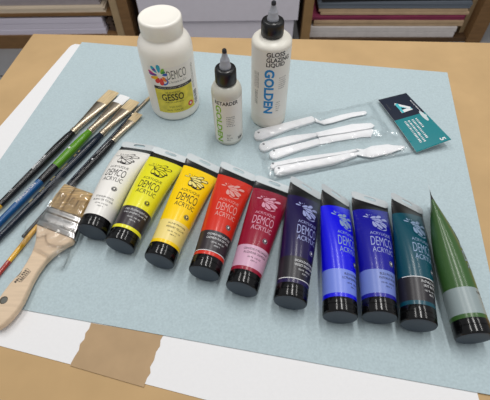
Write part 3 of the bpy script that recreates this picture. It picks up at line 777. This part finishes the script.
knife([(269.5, 154), (270, 151.2), (273, 149.4), (294, 144), (318.5, 138), (320.5, 143.5), (298, 150.2), (276, 158), (272, 157.8), (270, 156.4)],
      [(318.6, 137.7), (327.5, 136), (371, 128.3), (374, 130), (371, 137), (362.5, 137), (338, 140.9), (319.8, 144.4)], .0010, 'white palette knife with square blade end, in the middle of the bag', (273.8, 152.6), bz=.0010)
knife([(270, 165.5), (271.5, 162.6), (290, 158.5), (310, 155.2), (336, 152), (355, 148.6), (358, 150.5), (345, 153.5), (300, 161), (277, 165.6), (273.5, 168), (271, 168)],
      [(355, 149), (360, 151.2), (366, 153), (384, 150.5), (398, 146.4), (388, 144.2), (371.5, 146), (363.5, 149.4), (357.5, 148.6)], .0008, 'white palette knife lying half hidden under the one nearest the tubes', (272.8, 165.4), bz=.0010)
knife([(274, 169.5), (275, 166.8), (278, 165.6), (300, 162), (330, 156.5), (350, 152.3), (357, 152.0), (357.5, 155), (343, 160.2), (334, 163.4), (310, 168), (300, 170.3), (280, 175), (276.5, 174.4), (274.4, 172.4)],
      [(356.4, 152.2), (360, 151), (364, 151.5), (371.5, 147.2), (389, 145), (404, 145.8), (405, 147.5), (391, 153), (372, 157.6), (364, 156.4), (357, 154.6)], .0016, 'white palette knife with pointed trowel blade, nearest the row of tubes', (278.6, 170), bz=.0030)
pk = thing('knife_packaging', 'clear plastic bag with a navy and teal header card holding palette knives', 'packaging', (at(395, 130).x, at(395, 130).y, 0))
hgt = bump_h([(flat(258, 134), flat(314, 118), .006, .0062), (flat(316, 120), flat(365, 112), .005, .004), (flat(264, 146), flat(317, 135), .006, .0062), (flat(274, 153), flat(320, 141), .006, .0062), (flat(320, 136), flat(372, 128), .007, .0058),
              (flat(275, 168), flat(356, 152), .008, .0070), (flat(360, 152), flat(402, 147), .006, .0058), (flat(378, 99.5), flat(417, 151), .006, .0030)])
o, c = drape('plastic_bag', [(252, 129), (379.5, 98.5), (419, 151), (271, 180)], .003, hgt, M_bag, None, None, 110, 60, parent=pk, wr=.0009)
# header card, its free end sprung up a little
cq = [at(378.3, 99.5, .006), at(406, 93.3, .006), at(450.7, 140.6, .012), at(417, 151.4, .007)]   # A: near bag top, B: far top, C: far bottom (raised), D: near bag bottom
def card(s, k, l):
    # s along the long side (logo end -> number end), k from the bag side to the free side
    p = (cq[0] * (1 - s) + cq[3] * s) * (1 - k) + (cq[1] * (1 - s) + cq[2] * s) * k
    z = .0050 + .0012 * math.sin(math.pi * s) + .0075 * k * s ** 1.6 + .0015 * k
    return Vector((p.x - pk.location.x, p.y - pk.location.y, z + l))
mb = MB(); nx, ny = 32, 12
for (s0, s1, mt) in ((0, .44, M_card_navy), (.44, 1, M_card_teal)):
    for l, m2, flip in ((.0003, mt, False), (-.0003, M_card_edge, True)):
        vs = []; fs = []
        for j in range(ny + 1):
            for i in range(nx + 1): vs.append(card(s0 + (s1 - s0) * i / nx, j / ny, l))
        for j in range(ny):
            for i in range(nx):
                a_ = j * (nx + 1) + i; f = (a_, a_ + 1, a_ + nx + 2, a_ + nx + 1); fs.append(f[::-1] if flip else f)
        mb.add(vs, fs, m2)
edge = [(i / 40, 0) for i in range(41)] + [(1, j / 12) for j in range(1, 13)] + [(1 - i / 40, 1) for i in range(1, 41)] + [(0, 1 - j / 12) for j in range(1, 12)]
ne = len(edge); vs = [card(s, k, .0003) for s, k in edge] + [card(s, k, -.0003) for s, k in edge]
mb.add(vs, [(i, (i + 1) % ne, ne + (i + 1) % ne, ne + i) for i in range(ne)], M_card_edge, False)
Lc = (cq[3] - cq[0]).length; Wc = (cq[1] - cq[0]).length
cm = lambda u, v, l: card(u / Lc, v / Wc, l)          # writing runs along the long side
# emblem: a slanted letter A with a bright face and a teal side
def em(poly, mt, l): shape(mb, [((.245 + (x - .25) * .70) * Lc, (.54 + (y - .56) * .66) * Wc) for x, y in poly], cm, mt, lift=l, L=.02)
tealL = mat('emblem_teal', (70, 180, 190), .4)
em([(.13, .30), (.30, .88), (.36, .88), (.30, .62), (.22, .30)], tealL, .0005)
em([(.30, .88), (.38, .88), (.40, .30), (.33, .30)], M_inkW, .0005)
em([(.10, .34), (.15, .26), (.345, .80), (.30, .88)], M_inkW, .00055)
em([(.13, .46), (.40, .42), (.40, .32), (.13, .30)], tealL, .0006)
for i, (k, s0, s1) in enumerate(((.62, .50, .68), (.50, .50, .86), (.38, .50, .90), (.27, .50, .90))):
    bars(mb, cm, s0 * Lc, s1 * Lc, (k - .03) * Wc, (k + .03) * Wc, M_inkW, int((s1 - s0) * 40), False, .0005, 60 + i)
bars(mb, cm, .16 * Lc, .40 * Lc, .90 * Wc, .93 * Wc, M_inkW, 12, False, .0005, 70)
bars(mb, cm, .12 * Lc, .24 * Lc, .12 * Wc, .14 * Wc, M_inkgrey, 6, False, .0005, 71)
text(mb, '5', cm, .945 * Lc, .83 * Wc, M_inkW, h=.0070, w=.0048, off=.02, lift=.0005)
# punched hanging slot showing the pale paper under it
shape(mb, [(.50 * Lc + .0120 * math.cos(R(15 * i)) * 1.0, .885 * Wc + .0030 * math.sin(R(15 * i))) for i in range(24)], cm, mat('slot_pale', (196, 208, 210), .7), lift=.0005)
shape(mb, disc(.50 * Lc, .885 * Wc + .001, .0032), cm, mat('slot_pale', (196, 208, 210), .7), lift=.00052)
hc = mb.build('header_card', pk); hc['label'] = 'navy and teal card with a slanted letter emblem and white number'; weld(hc)

# sleeve round the wide brush head
tw = flat
hg2 = bump_h([(flat(66, 188), flat(56, 206), .015, .0150), (flat(92, 197), flat(80, 218), .015, .0150), (flat(56, 206), flat(46, 228), .016, .0165), (flat(80, 218), flat(66, 238), .014, .0165), (flat(55, 232), flat(42, 258), .022, .0142)])
drape('plastic_sleeve', [(61.5, 181), (95, 193.5), (64, 268), (21, 246)], .004, hg2, M_sleeve, 'crinkled clear plastic sleeve over the head of the wide wooden brush', 'plastic sleeve', 70, 80, wr=.0010)

# ---------------------------------------------------------------- storage racks behind the table
W_rack = mat('rack_wood', (128, 96, 62), .6, .3, noise_amt=.14, scale=14, aniso=(1, 6, 6))
W_edge = mat('rack_edge_pale', (170, 146, 112), .6, .3, noise_amt=.08, scale=20)
W_dark = mat('rack_wood_dark', (84, 62, 42), .6, .3, noise_amt=.12, scale=14)
M_box = mat('box_lilac_white', (222, 217, 226), .7, .2, noise_amt=.02, scale=30)
M_paperstack = mat('paper_edges', (216, 210, 224), .8, .2, noise_amt=.04, scale=160, aniso=(.02, .02, 1))
M_cream = mat('cream_papers', (216, 200, 178), .8, .2, noise_amt=.08, scale=120, aniso=(.02, .02, 1))
M_greyblue = mat('board_greyblue', (104, 112, 122), .7, .2, noise_amt=.1, scale=150, aniso=(.02, .02, 1))
M_kraftwrap = mat('kraft_wrap', (192, 164, 132), .7, .2, noise_amt=.08, scale=20, bump=.3, bscale=20)
M_magenta = mat('magenta_card', (140, 54, 84), .5, .3, noise_amt=.2, scale=30, aniso=(.3, .3, 3))
M_redcard = mat('red_card', (160, 58, 44), .6)
M_wrapwhite = mat('white_wrapped', (214, 207, 204), .35, .4, noise_amt=.06, scale=30)
M_darklayer = mat('dark_layer', (22, 20, 20), .9)  # near-black tone of the top layer in the right stack
Y0 = 1.85
def zY(u, v): return atY(u, v, Y0).z
def xY(u, v): return atY(u, v, Y0).x
# left rack
t = thing('storage_rack', 'wooden storage rack holding paper stacks, on the floor beyond the table', 'shelf', (-1.2, Y0, -.75))
def prt(name, x0, x1, y0, y1, z0, z1, mt, parent, extra=None):
    mb = MB(); q = parent.location if parent else Vector((0, 0, 0))
    box(mb, x0 - q.x, x1 - q.x, y0 - q.y, y1 - q.y, z0 - q.z, z1 - q.z, mt)
    if extra: extra(mb, q)
    return mb.build(name, parent)
XP0 = xY(110.8, 10) ; XP1 = XP0 + .035; XPR = XP0 + .165
zpt = zY(60, 35.3); zs0 = zY(60, 16.8); zs1 = zY(60, 14.0)
prt('base_board', -2.1, XP0, Y0, Y0 + .60, -.75, zpt, W_rack, t)
prt('shelf_board', -2.1, XP0, Y0 + .005, Y0 + .60, zs0, zs1, W_rack, t)
prt('upper_shelf', -2.1, XP0, Y0 + .005, Y0 + .60, -.40, -.375, W_rack, t)
prt('side_panel', XP0, XP1, Y0, Y0 + .60, -.75, -.30, W_edge, t)
prt('side_panel', -2.135, -2.1, Y0, Y0 + .60, -.75, -.30, W_rack, t)
prt('back_panel', -2.1, XP0, Y0 + .60, Y0 + .62, -.75, -.30, W_dark, t)
t2 = thing('rack_divider', 'dark wooden panel with upright cleats between the left stacks and pale boxes', 'panel', (XP1 + .002, Y0, -.75))
prt('panel', XP1 + .004, XP1 + .022, Y0 + .012, Y0 + .60, -.75, -.30, W_dark, t2)
for k in range(3): prt('cleat', XP1 + .022, XP1 + .040, Y0 + .08 + k * .17, Y0 + .12 + k * .17, -.745, -.30, W_rack, t2)
prt('front_strip', XP1 + .002, XP1 + .050, Y0 - .004, Y0 + .012, -.75, -.30, W_rack, t2)
def stackbox(name, label, cat, x0, x1, y0, y1, z0, z1, mt, group=None, rag=0, rot=0, layers=0):
    """one stack / bundle: slightly uneven sheets packed into a block"""
    c = Vector(((x0 + x1) / 2, (y0 + y1) / 2, z0)); mb = MB(); n = max(1, layers)
    hgt_ = (z1 - z0) / n
    for i in range(n):
        dx = (random.random() - .5) * rag; dx2 = (random.random() - .5) * rag; dy = random.random() * rag * .4
        slab(mb, [(x0 - c.x + dx, y0 - c.y + dy), (x1 - c.x + dx2, y0 - c.y + dy * .6), (x1 - c.x + dx2, y1 - c.y), (x0 - c.x + dx, y1 - c.y)], i * hgt_, (i + 1) * hgt_ - (.0004 if n > 1 else 0), mt, bev=min(.004, hgt_ * .25))
    o = mb.build(name, loc=c, rotz=rot); return tag(o, label, cat, group)
xr = xY(104, 27)
stackbox('paper_stack', 'thick lilac-white stack of large paper on the lower rack shelf', 'paper stack', -2.08, xr, Y0 + .008, Y0 + .56, zpt + .0005, zY(60, 18.6), M_paperstack, rag=.004, layers=3)
stackbox('crumpled_wrapper', 'crumpled dark brown paper wrapping at the end of the lower stack', 'wrapping paper', xr + .012, XP0 - .012, Y0 + .03, Y0 + .5, zpt + .0005, zY(60, 21), mat('brown_wrap', (92, 74, 62), .7, noise_amt=.3, scale=60), rag=.02, layers=8)
xr2 = xY(103, 8)
stackbox('paper_stack', 'cream and tan paper stack on the upper rack shelf', 'paper stack', -2.08, xr2, Y0 + .010, Y0 + .56, zs1 + .0005, zY(60, 8.5), M_cream, rag=.012, layers=6)
stackbox('paper_stack', 'grey-violet folder of paper lying on the cream stack', 'paper stack', -2.08, xr2 - .02, Y0 + .03, Y0 + .56, zY(60, 8.5) + .0006, zY(60, 2.2), mat('folder_grey', (160, 152, 156), .8, noise_amt=.04, scale=40), rag=.006, layers=3)
stackbox('white_folder', 'white folder edge at the top left of the rack', 'folder', -2.0, xY(44, 1), Y0 + .04, Y0 + .56, zY(60, 2.2) + .0006, zY(20, -3), mat('folder_white', (205, 205, 208), .7), rag=.004, layers=2)
# pale boxes in the middle
xa, xb = xY(140, 12), xY(297, 12)
stackbox('storage_box', 'long pale lilac box on the floor, lower of two', 'box', xa + .004, xb - .012, Y0 - .01, Y0 + .5, -.7498, zY(220, 20), M_box)
stackbox('storage_box', 'long pale lilac box stacked upper behind the jar and tall bottle', 'box', xa, xb + .004, Y0 - .02, Y0 + .5, zY(220, 20) + .006, -.36, M_box)
# right rack with bundles
t = thing('storage_rack', 'wooden rack with upright posts holding wrapped bundles behind the table', 'shelf', (.7, Y0, -.75))
px0, px1 = xY(302.5, 20), xY(311.5, 20)
prt('post', px0, px1, Y0 - .01, Y0 + .03, -.75, -.30, mat('post_wood', (150, 118, 78), .6, .3, noise_amt=.12, scale=16), t)
prt('side_panel', px0 + .002, px1 - .01, Y0 + .03, Y0 + .6, -.75, -.30, W_dark, t)
pr0, pr1 = xY(477, 5), xY(499, 5)
prt('side_panel', pr0 + .03, pr1, Y0 + .0, Y0 + .6, -.75, -.30, W_rack, t)
for k, (zz0, zz1) in enumerate(((-.56, -.30), (-.64, -.575), (-.75, -.655))):
    pass
for k in range(3): prt('cleat', pr0 + .006 + k * .004, pr0 + .03, Y0 + .06 + k * .19, Y0 + .11 + k * .19, -.75, -.30, W_edge, t)
prt('shelf_board', px1, pr0 + .03, Y0 + .01, Y0 + .6, -.75, zY(390, 40.0), W_dark, t)
sx0, sx1 = xY(315, 20), xY(459, 30)
yaw = R(-2.2)
xm = (sx0 + sx1) / 2
def zr(v): return zY(390, v)
lay = [('wrapped_bundle', 'white plastic-wrapped bundle at the bottom of the right stack', 'bundle', 39.8, 29.2, M_wrapwhite, sx0 - .005, sx1, .004, 2),
 ('wrapped_bundle', 'lower kraft paper wrapped bundle in the right stack', 'bundle', 29.0, 23.0, M_kraftwrap, sx0 + .005, sx1 + .02, .012, 2),
 ('card_stack', 'magenta card stack between two kraft wrapped bundles', 'card stack', 22.8, 17.8, M_magenta, sx0 - .004, pr0 - .012, .010, 4),
 ('wrapped_bundle', 'upper kraft paper wrapped bundle in the right stack', 'bundle', 17.6, 11.4, M_kraftwrap, sx0 + .03, pr0 - .010, .012, 2),
 ('board_stack', 'grey-blue stack of boards on the right wrapped bundles', 'board stack', 11.2, 4.6, M_greyblue, sx0 + .02, pr0 - .010, .010, 5)]
for (nm_, lb, ct, v0, v1, mt, x0, x1, rag, ly) in lay:
    stackbox(nm_, lb, ct, x0, x1, Y0 + .024, Y0 + .55, zr(v0) + .0004, zr(v1), mt, rag=rag, layers=ly, rot=R(-1.3))
stackbox('board_stack', 'dark black stack on top of the grey-blue boards', 'board stack', sx0 + .03, pr0 - .012, Y0 + .03, Y0 + .55, zr(4.6) + .0008, zr(-2), M_darklayer, layers=2, rag=.01)
for (u0, u1, v0, v1, mt, lb) in ((314, 320, 27.5, 23.2, M_redcard, 'left torn red card corner poking out of kraft bundle'), (459, 465, 30.0, 26.6, M_redcard, 'right torn red card corner poking out of kraft bundle')):
    pass

# ---------------------------------------------------------------- light
w = bpy.data.worlds.new('room_light'); SC.world = w; w.use_nodes = True
w.node_tree.nodes['Background'].inputs['Color'].default_value = (.97, .985, 1, 1)
w.node_tree.nodes['Background'].inputs['Strength'].default_value = .38
def area(name, loc_, sx, sy, power, col, rot=(0, 0, 0)):
    l = bpy.data.lights.new(name, 'AREA'); l.shape = 'RECTANGLE'; l.size = sx; l.size_y = sy; l.energy = power; l.color = col
    o = bpy.data.objects.new(name, l); COL.objects.link(o); o.location = loc_; o.rotation_euler = rot
    return o
area('ceiling_tube_light', (.25, .75, 1.75), .12, 1.3, 14.5, (1, .985, .96))
area('ceiling_tube_light', (-.75, .85, 1.75), .12, 1.3, 10.6, (1, .985, .96))
area('ceiling_tube_light', (1.25, .75, 1.75), .12, 1.3, 8.4, (1, .985, .96))
SC.view_settings.view_transform = 'Standard'; SC.view_settings.look = 'None'; SC.view_settings.exposure = 0; SC.view_settings.gamma = 1
